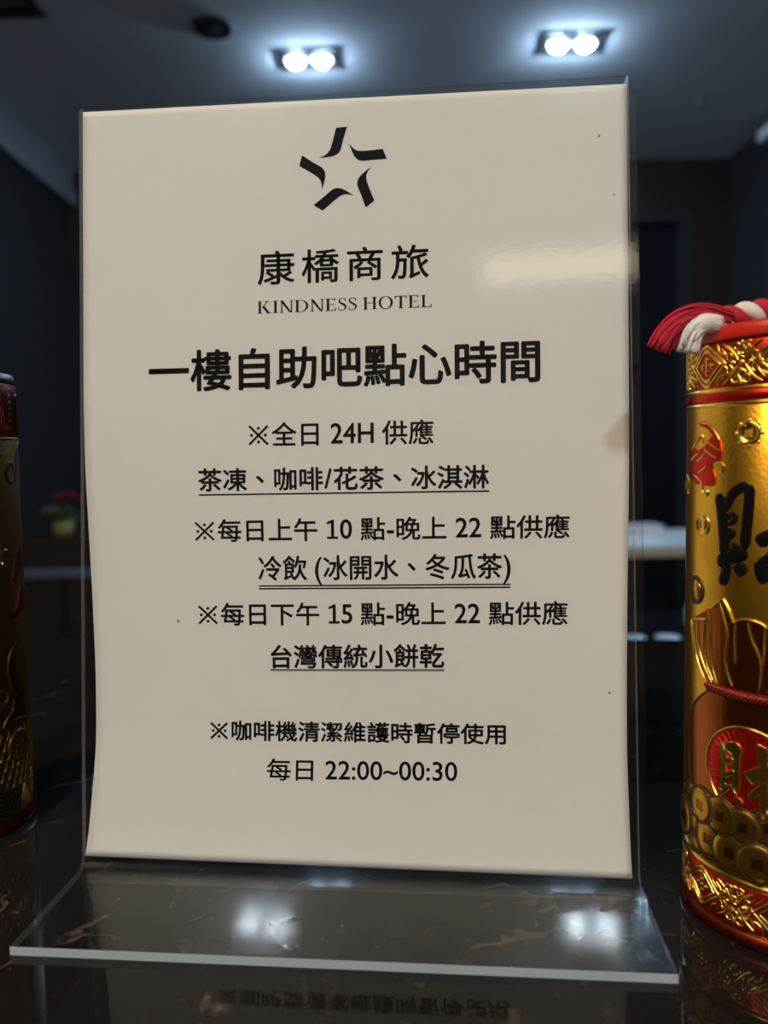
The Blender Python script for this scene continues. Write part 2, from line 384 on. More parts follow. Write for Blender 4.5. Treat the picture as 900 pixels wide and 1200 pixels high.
def bloom(c, R, mt, name='bloom'):
    bm = bmesh.new()
    for ring, (cnt, tilt, rr) in enumerate(((7, 0.25, 1.0), (6, 0.75, 0.8), (4, 1.2, 0.55))):
        for k in range(cnt):
            a = 2*pi*k/cnt+ring*0.4; d = Vector((math.cos(a)*math.cos(tilt), math.sin(a)*math.cos(tilt), math.sin(tilt))); t = Vector((-math.sin(a), math.cos(a), 0)); n = d.cross(t)
            g = [[None]*4 for _ in range(4)]
            for i in range(4):
                for j in range(4):
                    x = i/3; y = (j/3-0.5)*2
                    wd = R*rr*0.5*math.sin(min(1, 0.25+x)*pi*0.72)
                    g[i][j] = bm.verts.new(Vector(c)+d*R*rr*x+t*wd*y+n*R*0.18*(1-y*y)*(1 if x < 0.9 else 0.6))
            for i in range(3):
                for j in range(3): bm.faces.new((g[i][j], g[i+1][j], g[i+1][j+1], g[i][j+1]))
    ellipsoid(bm, (c[0], c[1], c[2]+R*0.2), (R*0.25,)*3, 10, 6)
    return obj(name, bm, mt, fp, True)
bloom((0.025, -0.02, 0.165), 0.052, M['pinkred']); bloom((-0.03, -0.03, 0.105), 0.045, M['palepetal']); bloom((0.03, 0.03, 0.15), 0.045, M['pinkred'])
bm = bmesh.new()
for c in ((0.025, -0.02, 0.165), (-0.03, -0.03, 0.105), (0.03, 0.03, 0.15)): tube(bm, [(0, 0, 0.05), (c[0]*0.7, c[1]*0.7, c[2]*0.6), c], 0.003, 6, 0.02)
obj('stems', bm, M['leaf'], fp, True)

tb = empty('white_table', rm(1.22, 3.10, ZF), RZ); tag(tb, 'white topped table lit by the downlight between sign and right tin', 'table')
zt = -0.176-ZF
bm = bmesh.new(); box(bm, -0.60, 0.60, -0.28, 0.34, zt-0.012, zt, 0, 0.003); obj('tabletop', bm, M['whitetop'], tb)
bm = bmesh.new(); box(bm, -0.598, 0.598, -0.278, 0.338, zt-0.040, zt-0.0125, 0, 0.002); obj('edging', bm, M['creamedge'], tb)
for sx in (-1, 1):
    for sy in (-1, 1):
        bm = bmesh.new(); cx, cy = sx*0.55, sy*0.26+0.03; box(bm, cx-0.022, cx+0.022, cy-0.022, cy+0.022, 0, zt-0.0405, 0, 0.003); obj('leg', bm, M['blackmatt'], tb)
tr = empty('tissue_box', rm(1.03, 3.2, -0.176), RZ); tag(tr, 'low pale box on the white table beside the sign', 'box')
bm = bmesh.new(); box(bm, -0.10, 0.085, -0.06, 0.06, 0, 0.036, 0, 0.004); obj('box_body', bm, M['whitetop'], tr)
bm = bmesh.new(); box(bm, -0.102, 0.087, -0.062, 0.062, 0.0365, 0.045, 0, 0.003); obj('lid', bm, M['whiteplastic'], tr)
# low black bench with two small blue bowls and a pale jug behind the counter
lt = empty('low_console', rm(0.75, 1.75, ZF), RZ); tag(lt, 'low black console behind the marble counter', 'console')
zt = -0.235-ZF
bm = bmesh.new(); box(bm, -0.40, 0.60, -0.2, 0.2, zt-0.03, zt, 0, 0.004); obj('console_top', bm, M['blackgloss'], lt)
for sx in (-0.37, 0.57):
    bm = bmesh.new(); box(bm, sx-0.02, sx+0.02, -0.18, 0.18, 0, zt-0.0305); obj('side_panel', bm, M['blackmatt'], lt)
bowl = None
for x, lab in ((0.507, 'small blue bowl on the black console next to the sign edge'), (0.578, 'small blue bowl on the black console nearer the right tin')):
    if bowl is None:
        bowl = empty('small_bowl'); 
        obj('bowl', lathe(bmesh.new(), [(0, 0), (0.012, 0), (0.013, 0.003), (0.022, 0.011), (0.026, 0.018), (0.0245, 0.018), (0.020, 0.011), (0.010, 0.005), (0, 0.004)], 32), M['blueglass'], bowl, True)
        c = bowl
    else: c = copy_tree(bowl)
    c.location = rm(x, 1.6, -0.235); tag(c, lab, 'bowl', 'blue bowls on the console')
jg = empty('jug', rm(0.697, 1.72, -0.235), RZ); tag(jg, 'pale blue grey jug half hidden by the right tin', 'jug')
obj('jug_body', lathe(bmesh.new(), [(0, 0), (0.03, 0), (0.036, 0.02), (0.036, 0.05), (0.026, 0.075), (0.028, 0.085), (0.025, 0.085), (0.023, 0.075), (0.03, 0.05), (0, 0.01)], 32), M['blueglass'], jg, True)
obj('handle', tube(bmesh.new(), [(0.028, 0, 0.075), (0.052, 0, 0.07), (0.056, 0, 0.045), (0.035, 0, 0.028)], 0.004, 8, 0.005), M['blueglass'], jg, True)

# ------------------------------------------------------------------ acrylic sign holder
LEAN = 0.08393; T = 0.003; SH = 0.30217; SW = 0.107; BD = 0.05101
sa, ca = math.sin(LEAN), math.cos(LEAN)
def P3(u, v, w_): return Vector((u, sa*v+ca*w_, ca*v-sa*w_+T))
sg = empty('acrylic_sign_holder', (0, 0, 0)); tag(sg, 'clear acrylic sign holder with a bent foot standing on the marble counter', 'sign holder')
def bez(a, b, c, n): return [a*(1-s)**2+b*2*s*(1-s)+c*s*s for s in [k/n for k in range(n+1)]]
# 2-D profile (y, z) of the viewer-side face: foot, bend, upright, top fold, lip
def yz(v, w_): q = P3(0, v, w_); return Vector((q.y, q.z))
pf = [Vector((-BD, T))] + bez(Vector((-0.006, T)), Vector((0, T)), yz(0.006, 0), 8) + bez(yz(SH-0.005, 0), yz(SH, 0), yz(SH, 0.005), 7) + [yz(SH, 0.0122)]
off = []
for i, q in enumerate(pf):
    t = (pf[min(i+1, len(pf)-1)]-pf[max(i-1, 0)]).normalized()
    off.append(q+Vector((t.y, -t.x))*T)
off[0] = Vector((-BD, 0.0)); off[1].y = 0.0
bm = bmesh.new()
def col_(x, pts): return [bm.verts.new((x, q.x, q.y)) for q in pts]
fl, fr_, bl, br = col_(-SW, pf), col_(SW, pf), col_(-SW, off), col_(SW, off)
n = len(pf)
for i in range(n-1):
    for q in ((fl[i], fr_[i], fr_[i+1], fl[i+1]), (bl[i], bl[i+1], br[i+1], br[i])):
        bm.faces.new(q).material_index = 3 if i < 5 else 0
    for q in ((fl[i], fl[i+1], bl[i+1], bl[i]), (fr_[i], br[i], br[i+1], fr_[i+1])):
        bm.faces.new(q).material_index = 2
bm.faces.new((fl[0], bl[0], br[0], fr_[0])).material_index = 1
bm.faces.new((fl[-1], fr_[-1], br[-1], bl[-1])).material_index = 0
bmesh.ops.recalc_face_normals(bm, faces=bm.faces)
o = obj('bent_front_panel', bm, [M['acrylic'], M['acrylic_edge'], M['acrylic_side'], M['acrylic_foot']], sg)
# rear panel, a little offset to the right, rounded corners
bm = bmesh.new()
x0, x1, v0, v1, R, WB = -0.1015, 0.1120, 0.0015, SH-0.0035, 0.004, 0.0088
oc = []
for cx, cz, a0 in ((x1-R, v1-R, 0), (x0+R, v1-R, pi/2), (x0+R, v0+R, pi), (x1-R, v0+R, 1.5*pi)):
    oc += [(cx+R*math.cos(a0+k*pi/12), cz+R*math.sin(a0+k*pi/12)) for k in range(7)]
A = [bm.verts.new(P3(u, v, WB)) for u, v in oc]; B = [bm.verts.new(P3(u, v, WB+0.0025)) for u, v in oc]
bm.faces.new(A); bm.faces.new(B[::-1])
for k in range(len(oc)):
    bm.faces.new((A[k], B[k], B[(k+1) % len(oc)], A[(k+1) % len(oc)]))
bmesh.ops.recalc_face_normals(bm, faces=bm.faces)
obj('rear_panel', bm, [M['acrylic']], sg)

# ------------------------------------------------------------------ printed notice (A4, slightly buckled)
TL, TR, BL, BR = Vector((-0.107, 0.30203-0.0012)), Vector((0.1072, 0.29901)), Vector((-0.10747, 0.0027)), Vector((0.10494, 0.0003))
W0 = 0.0034
GS = (-1, 0, .03, .07, .11, .15, .245, .37, .51, .6, 1.01); GV = (0, 0, .29, .54, .79, 1, .96, .62, .12, 0, 0)
def _g(s):
    for k in range(len(GS)-1):
        if s <= GS[k+1]:
            t = (s-GS[k])/(GS[k+1]-GS[k]); return GV[k]*(1-t)+GV[k+1]*t
    return 0.0
def gsm(s): return sum(_g(s+d)*w_ for d, w_ in ((-.03, .15), (-.015, .2), (0, .3), (.015, .2), (.03, .15))) if s > 0.06 else _g(s)
def surf(i, j, lift=0.0):
    g = gsm(j)
    q = (BL*(1-j)+TL*j)*(1-i)+(BR*(1-j)+TR*j)*i
    x = q.x+(0.0031*g*(1-i)**2-0.0012*g*i*i)
    return P3(x, q.y, W0+g*(0.0022*math.exp(-i/0.18)+0.0014+0.0006*i)-lift)
bm = bmesh.new(); NI, NJ = 70, 110
G = [[bm.verts.new(surf(i/NI, j/NJ)) for i in range(NI+1)] for j in range(NJ+1)]
K = [[bm.verts.new(surf(i/NI, j/NJ, -0.00012)) for i in range(NI+1)] for j in range(NJ+1)]
for j in range(NJ):
    for i in range(NI):
        bm.faces.new((G[j][i], G[j][i+1], G[j+1][i+1], G[j+1][i])); bm.faces.new((K[j][i], K[j+1][i], K[j+1][i+1], K[j][i+1]))
for j in range(NJ):
    bm.faces.new((G[j][0], G[j+1][0], K[j+1][0], K[j][0])); bm.faces.new((G[j][NI], K[j][NI], K[j+1][NI], G[j+1][NI]))
for i in range(NI):
    bm.faces.new((G[0][i], K[0][i], K[0][i+1], G[0][i+1])); bm.faces.new((G[NJ][i], G[NJ][i+1], K[NJ][i+1], K[NJ][i]))
notice = obj('printed_notice', bm, M['paper'], None, True)
tag(notice, 'cream paper notice with black printing held inside the acrylic sign holder', 'notice')

PW, PH = 0.2138, 0.2990
def put_on_paper(name, bm, mt, lift=0.00008):
    """verts carry (i, j) paper fractions in x, y"""
    for v in bm.verts: v.co = surf(v.co.x, v.co.y, lift)
    return obj(name, bm, mt, notice)
def glyphs(text, bold=0.0, space=1.0):
    cu = bpy.data.curves.new('glyphs', 'FONT'); cu.body = text; cu.size = 1.0; cu.offset = bold; cu.space_character = space
    cu.resolution_u = 4
    ob = bpy.data.objects.new('glyphs', cu); COL.objects.link(ob)
    dg = bpy.context.evaluated_depsgraph_get(); dg.update()
    me = bpy.data.meshes.new_from_object(ob.evaluated_get(dg))
    bm = bmesh.new(); bm.from_mesh(me)
    bpy.data.objects.remove(ob); bpy.data.meshes.remove(me)
    return bm
def fit_line(bm, a, b, squash=None):
    """bounding box bottom-left -> a, bottom-right -> b (paper fractions)"""
    xs = [v.co.x for v in bm.verts]; ys = [v.co.y for v in bm.verts]
    x0, x1, y0, y1 = min(xs), max(xs), min(ys), max(ys)
    k = (b[0]-a[0])*PW/(x1-x0)                      # metres per unit
    ky = k if squash is None else squash*PH/(y1-y0)
    for v in bm.verts:
        s = (v.co.x-x0)/(x1-x0)
        v.co = Vector((a[0]+(b[0]-a[0])*s, a[1]+(b[1]-a[1])*s+(v.co.y-y0)*ky/PH, 0))
    return bm
def advance():
    g1, g2 = glyphs('口'), glyphs('口口')
    d = max(v.co.x for v in g2.verts)-max(v.co.x for v in g1.verts); g1.free(); g2.free(); return d
EM = advance()
def line_mesh(text, space, latin):
    """runs of CJK and Latin text set one after the other; Latin runs and the reference mark resized"""
    runs = []
    for ch in text:
        k = 'm' if ch == '※' else ('1' if ch == '1' else 'p' if ch == '、' else ('l' if ord(ch) < 128 else 'c'))
        if ch == ' ': runs[-1][1] += ch
        elif runs and runs[-1][0] == k: runs[-1][1] += ch
        else: runs.append([k, ch])
    out = bmesh.new(); x = 0.0
    for kind, tx in runs:
        tx2 = tx.rstrip(' '); gap = 0.27*EM*(len(tx)-len(tx2))
        if kind == '1':
            g0 = glyphs('0'); hh = max(v.co.y for v in g0.verts)*latin*.985; g0.free(); e = EM
            for pl in ([(.23, .07), (.32, .07), (.32, 1), (.25, 1), (.23, .97)], [(.23, .97), (.07, .88), (.07, .78), (.23, .86)], [(.07, 0), (.47, 0), (.47, .085), (.07, .085)]):
                out.faces.new([out.verts.new((x+px_*e, py_*hh, 0)) for px_, py_ in pl])
            x += .53*e+gap; continue
        if kind == 'm':
            c = Vector((x+EM*.5, EM*.36, 0)); a_, t_ = EM*.36, EM*.022
            for sx in (-1, 1):
                out.faces.new([out.verts.new((c.x+px_, c.y+py_, 0)) for px_, py_ in ((sx*(-a_-t_), -a_+t_), (sx*(-a_+t_), -a_-t_), (sx*(a_+t_), a_-t_), (sx*(a_-t_), a_+t_))][::sx])
            for k_ in range(4):
                dx_, dy_ = EM*.27*math.cos(k_*pi/2), EM*.27*math.sin(k_*pi/2)
                out.faces.new([out.verts.new((c.x+dx_+EM*.048*math.cos(q_*pi/6), c.y+dy_+EM*.048*math.sin(q_*pi/6), 0)) for q_ in range(12)])
            x += EM+gap; continue
        g = glyphs(tx2, 0.0, space if kind == 'c' else 1.0)
        xs = [v.co.x for v in g.verts]; ys = [v.co.y for v in g.verts]; x0, x1, y0, y1 = min(xs), max(xs), min(ys), max(ys)
        if kind == 'c': fx = lambda q: (q.x+x, q.y, 0); adv = EM*(len(tx2)*space)
        elif kind == 'p': fx = lambda q: (x+EM*.5+(q.x-(x0+x1)/2), EM*.38+q.y-(y0+y1)/2, 0); adv = EM
        else: fx = lambda q: (x+EM*.045+(q.x-x0)*latin*.90, q.y*latin, 0); adv = (x1-x0)*latin*.90+EM*.09
        mp = {v: out.verts.new(fx(v.co)) for v in g.verts}
        for q in g.faces: out.faces.new([mp[v] for v in q.verts])
        x += adv+gap; g.free()
    return out
def text_line(text, a, b, top, bold=0.019, space=1.0, latin=1.12):
    src = fit_line(line_mesh(text, space, latin), a, b, top-a[1])
    em = (b[0]-a[0])*PW/len(text)*1.1
    big = bmesh.new(); d = bold*em
    offs = [(0, 0)] if bold <= 0 else [(d*math.cos(k*pi/4), d*math.sin(k*pi/4)) for k in range(8)]
    for dx, dy in offs:                      # heavier weight: the same outline printed with a small spread
        mp = {v: big.verts.new((v.co.x+dx/PW, v.co.y+dy/PH, 0)) for v in src.verts}
        for q in src.faces: big.faces.new([mp[v] for v in q.verts])
    src.free()
    return put_on_paper('lettering', big, M['print'])
text_line('康橋商旅', (0.33474, 0.75828), (0.64865, 0.76113), 0.80225, 0.009, 1.26)
text_line('一樓自助吧點心時間', (0.12794, 0.61921), (0.84459, 0.6246), 0.67242, 0.020)
text_line('※全日 24H 供應', (0.31567, 0.54509), (0.65535, 0.54626), 0.57661)
text_line('茶凍、咖啡/花茶、冰淇淋', (0.2188, 0.48642), (0.7544, 0.48886), 0.51607)
text_line('※每日上午 10 點-晚上 22 點供應', (0.20912, 0.41913), (0.89725, 0.42536), 0.44907)
text_line('冷飲 (冰開水、冬瓜茶)', (0.3289, 0.36250), (0.79319, 0.36770), 0.40050)
text_line('※每日下午 15 點-晚上 22 點供應', (0.21071, 0.30832), (0.89467, 0.31524), 0.33817)
text_line('台灣傳統小餅乾', (0.34938, 0.25319), (0.67265, 0.25812), 0.28347)
text_line('※咖啡機清潔維護時暫停使用', (0.2306, 0.15688), (0.7842, 0.16146), 0.1827)
text_line('每日 22:00~00:30', (0.34099, 0.10666), (0.69577, 0.11131), 0.13475)
def rule(a, b, th, mt, dash=0):
    th *= 1.45
    bm = bmesh.new(); n = 60
    for k in range(n):
        if dash and k % 2: continue
        s0, s1 = k/n, (k+1)/n
        q = [(a[0]+(b[0]-a[0])*s, a[1]+(b[1]-a[1])*s+d) for s, d in ((s0, 0), (s1, 0), (s1, th/PH), (s0, th/PH))]
        bm.faces.new([bm.verts.new((*c, 0)) for c in q])
    return put_on_paper('underline', bm, mt)
rule((0.2185, 0.4805), (0.7558, 0.4843), 0.00042, M['print'])
rule((0.3287, 0.36041), (0.79367, 0.36514), 0.00040, M['print'])
rule((0.3287, 0.3568), (0.79367, 0.36143), 0.00040, M['print'])
rule((0.348, 0.2496), (0.674, 0.2534), 0.00055, M['rule'])
# Roman capitals with serifs, in cap-height units
ST, TH, SF = 0.165, 0.082, 0.058
def Q(bm, pts): bm.faces.new([bm.verts.new((x, y, 0)) for x, y in pts])
def stem(bm, x, w_=ST, top=True, bot=True, e=0.075):
    Q(bm, [(x, 0), (x+w_, 0), (x+w_, 1), (x, 1)])
    if bot: Q(bm, [(x-e, 0), (x+w_+e, 0), (x+w_+e, SF), (x-e, SF)])
    if top: Q(bm, [(x-e, 1-SF), (x+w_+e, 1-SF), (x+w_+e, 1), (x-e, 1)])
def crescent(bm, c, ro, ri, a0, a1, n=28, shift=0):
    for k in range(n):
        s0, s1 = a0+(a1-a0)*k/n, a0+(a1-a0)*(k+1)/n
        Q(bm, [(c[0]+ro[0]*math.cos(s0), c[1]+ro[1]*math.sin(s0)), (c[0]+ro[0]*math.cos(s1), c[1]+ro[1]*math.sin(s1)),
               (c[0]+shift+ri[0]*math.cos(s1), c[1]+ri[1]*math.sin(s1)), (c[0]+shift+ri[0]*math.cos(s0), c[1]+ri[1]*math.sin(s0))])
def roman(ch):
    bm = bmesh.new(); e = 0.075
    if ch == 'I': stem(bm, e); wd = ST+2*e
    elif ch == 'K':
        stem(bm, e); x = e+ST
        Q(bm, [(x, .40), (x+.08, .44), (x+.47, .97), (x+.38, .97)]); Q(bm, [(x+.26, 1-SF), (x+.58, 1-SF), (x+.58, 1), (x+.26, 1)])
        Q(bm, [(x+.08, .52), (x+.23, .62), (x+.60, .03), (x+.42, 0)]); Q(bm, [(x+.36, 0), (x+.70, 0), (x+.70, SF), (x+.36, SF)]); wd = x+.70
    elif ch == 'N':
        stem(bm, e+.03, TH); Q(bm, [(0.02, 1), (.23, 1), (.83, 0.0), (.74, 0.0), (.66, 0.02)]); stem(bm, .76, TH, True, False); wd = .76+TH+e
    elif ch == 'D':
        stem(bm, e); crescent(bm, (e+.26, .5), (.56, .5), (.40, .455), -pi/2, pi/2)
        for y in (0, 1-SF): Q(bm, [(e, y), (e+.28, y), (e+.28, y+SF), (e, y+SF)])
        wd = e+.82
    elif ch in 'EL':
        stem(bm, e, top=(ch == 'L')); x = e+ST
        Q(bm, [(e, 0), (x+.42, 0), (x+.42, SF), (e, SF)]); Q(bm, [(x+.42, 0), (x+.46, .24), (x+.42, .24), (x+.33, SF), (x+.33, 0)])
        if ch == 'E':
            Q(bm, [(0, 1-SF), (x+.40, 1-SF), (x+.40, 1), (0, 1)]); Q(bm, [(x+.31, 1-SF), (x+.375, .79), (x+.405, .79), (x+.40, 1)])
            Q(bm, [(x, .49), (x+.28, .49), (x+.28, .54), (x, .54)]); Q(bm, [(x+.25, .41), (x+.285, .41), (x+.285, .62), (x+.25, .62)])
        wd = x+.47
    elif ch == 'H':
        stem(bm, e); stem(bm, .66); Q(bm, [(e, .49), (.7, .49), (.7, .545), (e, .545)]); wd = .66+ST+e
    elif ch == 'O':
        crescent(bm, (.47, .5), (.47, .52), (.31, .465), 0, 2*pi, 48); wd = .94
    elif ch == 'T':
        stem(bm, .315, top=False); Q(bm, [(0, 1-SF-.005), (.78, 1-SF-.005), (.78, 1), (0, 1)])
        Q(bm, [(0, 1), (-.01, .76), (.025, .76), (.10, 1-SF)]); Q(bm, [(.78, 1), (.79, .76), (.755, .76), (.68, 1-SF)]); wd = .78
    elif ch == 'S':
        pts = [(.50, .80), (.43, .95), (.27, .99), (.11, .90), (.09, .73), (.22, .59), (.40, .46), (.50, .30), (.43, .09), (.25, .01), (.09, .06), (.03, .22)]
        ws = [.05, .05, .06, .09, .13, .155, .155, .13, .09, .06, .05, .05]
        C_ = catmull([(x, y, 0) for x, y in pts], 0.03); prev = None; n_ = len(C_)
        for k, q in enumerate(C_):
            t = (C_[min(k+1, n_-1)]-C_[max(k-1, 0)]).normalized(); nn = Vector((-t.y, t.x, 0))
            s = k/(n_-1)*(len(ws)-1); i_ = min(int(s), len(ws)-2); wv = ws[i_]*(1-(s-i_))+ws[i_+1]*(s-i_)
            cur = (q+nn*wv/2, q-nn*wv/2)
            if prev: Q(bm, [(prev[0].x, prev[0].y), (cur[0].x, cur[0].y), (cur[1].x, cur[1].y), (prev[1].x, prev[1].y)])
            prev = cur
        Q(bm, [(.46, .70), (.50, .70), (.52, .98), (.48, .98)]); Q(bm, [(.02, .02), (.055, .02), (.075, .32), (.035, .32)]); wd = .56
    return bm, wd
big = bmesh.new(); x = 0
for ch in 'KINDNESS HOTEL':
    if ch == ' ': x += 0.30; continue
    b_, wd = roman(ch)
    for fc in b_.faces: big.faces.new([big.verts.new((v.co.x+x, v.co.y, 0)) for v in fc.verts])
    b_.free(); x += wd+0.115
bmesh.ops.recalc_face_normals(big, faces=big.faces)
put_on_paper('lettering', fit_line(big, (0.3336, 0.71988), (0.65429, 0.72282), 0.0168), M['print'])
# five-armed star emblem
arm = [(-27, 180), (18, 182), (4, 140), (-8, 95), (-16, 76), (-28, 66), (-50, 60), (-96, 58.5)]
inn = [(-94, 60.5), (-75, 66), (-58, 76), (-50, 92)]
bm = bmesh.new()
kx = 0.0000962
for k in range(5):
    an = -2*pi*k/5+0.0
    Lf = catmull([(-27, 180, 0), (-40, 130, 0), (-52, 92, 0), (-68, 72, 0), (-96, 59.5, 0)], 4)
    Rt = catmull([(18, 182, 0), (2, 130, 0), (-12, 82, 0), (-40, 63, 0), (-96, 58.5, 0)], 4)
    N_ = 24
    def smp(L_, s):
        t = s*(len(L_)-1); i_ = min(int(t), len(L_)-2); return L_[i_].lerp(L_[i_+1], t-i_)
    def put(q):
        X, Y = q.x*math.cos(an)-q.y*math.sin(an), q.x*math.sin(an)+q.y*math.cos(an)
        return bm.verts.new((0.4935+X*kx/PW, 0.9050+Y*kx*0.985/PH+X*kx/PW*0.008, 0))
    for q in range(N_):
        a, b = q/N_, (q+1)/N_
        vs4 = [put(smp(Lf, a)), put(smp(Rt, a)), put(smp(Rt, b)), put(smp(Lf, b))]
        bm.faces.new(vs4)
bmesh.ops.remove_doubles(bm, verts=bm.verts, dist=1e-7)
bmesh.ops.recalc_face_normals(bm, faces=bm.faces)
put_on_paper('star_emblem', bm, M['print'])
for (i, j, s) in ((0.9513, 0.9352, 0.0004), (0.976, 0.8596, 0.0003), (0.1703, 0.3135, 0.0005), (0.97, 0.23, 0.0004)):
    bm = bmesh.new()
    bm.faces.new([bm.verts.new((i+s*math.cos(k*pi/4)/PW, j+1.4*s*math.sin(k*pi/4)/PH, 0)) for k in range(8)])
    put_on_paper('speck', bm, M['rule'])
# ------------------------------------------------------------------ gold tins
def can_map(R):
    def f_(u, z, h): a = u/R; return Vector(((R+h)*math.sin(a), -(R+h)*math.cos(a), z))/1000.0
    return f_
def stroke(bm, cm_, pts, wd, h, taper=False, step=0.8, base=-0.08, wf=None):
    P = catmull([(q[0], q[1], 0) for q in pts], step); n = len(P); prev = None
    for k, q in enumerate(P):
        t = (P[min(k+1, n-1)]-P[max(k-1, 0)]).normalized(); nn = Vector((-t.y, t.x, 0))
        s = k/(n-1); ww = wd*(wf(s) if wf else 1.0)
        if taper: ww *= min(1.0, 0.55+6*s, 0.40+5*(1-s))
        else: ww *= min(1.0, 0.6+8*s, 0.6+8*(1-s))
        cur = [bm.verts.new(cm_(q.x+nn.x*ww*o_/2, q.y+nn.y*ww*o_/2, base+(h-base)*e)) for o_, e in ((-1, 0), (-.75, .7), (0, 1), (.75, .7), (1, 0))]
        if prev:
            for i in range(4): bm.faces.new((prev[i], cur[i], cur[i+1], prev[i+1]))
        prev = cur
    return bm
def patch(bm, cm_, pts, h, base=-0.08, inset=0.5):
    """filled outline wrapped on the tin, raised by h with a sloped rim"""
    tb_ = bmesh.new(); n = len(pts)
    A = sum(pts[i][0]*pts[(i+1) % n][1]-pts[(i+1) % n][0]*pts[i][1] for i in range(n))
    if A < 0: pts = pts[::-1]
    fc = tb_.faces.new([tb_.verts.new((q[0], q[1], 0)) for q in pts])
    bmesh.ops.triangulate(tb_, faces=[fc])
    us = [q[0] for q in pts]; u = math.floor(min(us))
    while u < max(us):
        u += 2.0
        bmesh.ops.bisect_plane(tb_, geom=tb_.verts[:]+tb_.edges[:]+tb_.faces[:], plane_co=(u, 0, 0), plane_no=(1, 0, 0))
    be = [e for e in tb_.edges if e.is_boundary]
    g = bmesh.ops.extrude_edge_only(tb_, edges=be)
    low = {v for v in g['geom'] if isinstance(v, bmesh.types.BMVert)}
    mp = {v: bm.verts.new(cm_(v.co.x, v.co.y, base if v in low else h)) for v in tb_.verts}
    for q in tb_.faces:
        try: bm.faces.new([mp[v] for v in q.verts])
        except ValueError: pass
    tb_.free(); return bm
def disc(bm, cm_, u, z, prof, n=32, sq=None):
    """radial relief: prof = [(radius, height)...] from the rim inwards; sq = half-size of a square hole left open"""
    rings = []
    for (rr, h) in prof:
        if rr < 1e-6: rings.append([bm.verts.new(cm_(u, z, h))]); continue
        ring = []
        for k in range(n):
            a = 2*pi*k/n; x, y = rr*math.cos(a), rr*math.sin(a)
            ring.append(bm.verts.new(cm_(u+x, z+y, h)))
        rings.append(ring)
    if sq:
        ring = []
        for k in range(n):
            a = 2*pi*k/n; c, s = math.cos(a), math.sin(a); q = sq/max(abs(c), abs(s))
            ring.append(bm.verts.new(cm_(u+c*q, z+s*q, prof[-1][1])))
        rings.append(ring)
    for A, B in zip(rings[:-1], rings[1:]):
        for k in range(n):
            k2 = (k+1) % n
            bm.faces.new([A[k], A[k2], B[0]] if len(B) == 1 else [A[k], A[k2], B[k2], B[k]])
    return bm
def square(bm, cm_, u, z, s, h, base=-0.05): return patch(bm, cm_, [(u-s, z-s), (u+s, z-s), (u+s, z+s), (u-s, z+s)], h, base)
def ringband(bm, R, z0, z1, h, n=128, lip=0.15):
    return lathe(bm, [((R-0.08)/1000, z0/1000), ((R+h)/1000, (z0+lip)/1000), ((R+h)/1000, (z1-lip)/1000), ((R-0.08)/1000, z1/1000)], n)
def spiral(u, z, r_, turns, a0, sgn=1, n=14):
    return [(u+r_*(1-0.8*k/n)*math.cos(a0+sgn*2*pi*turns*k/n), z+r_*(1-0.8*k/n)*math.sin(a0+sgn*2*pi*turns*k/n)) for k in range(n+1)]
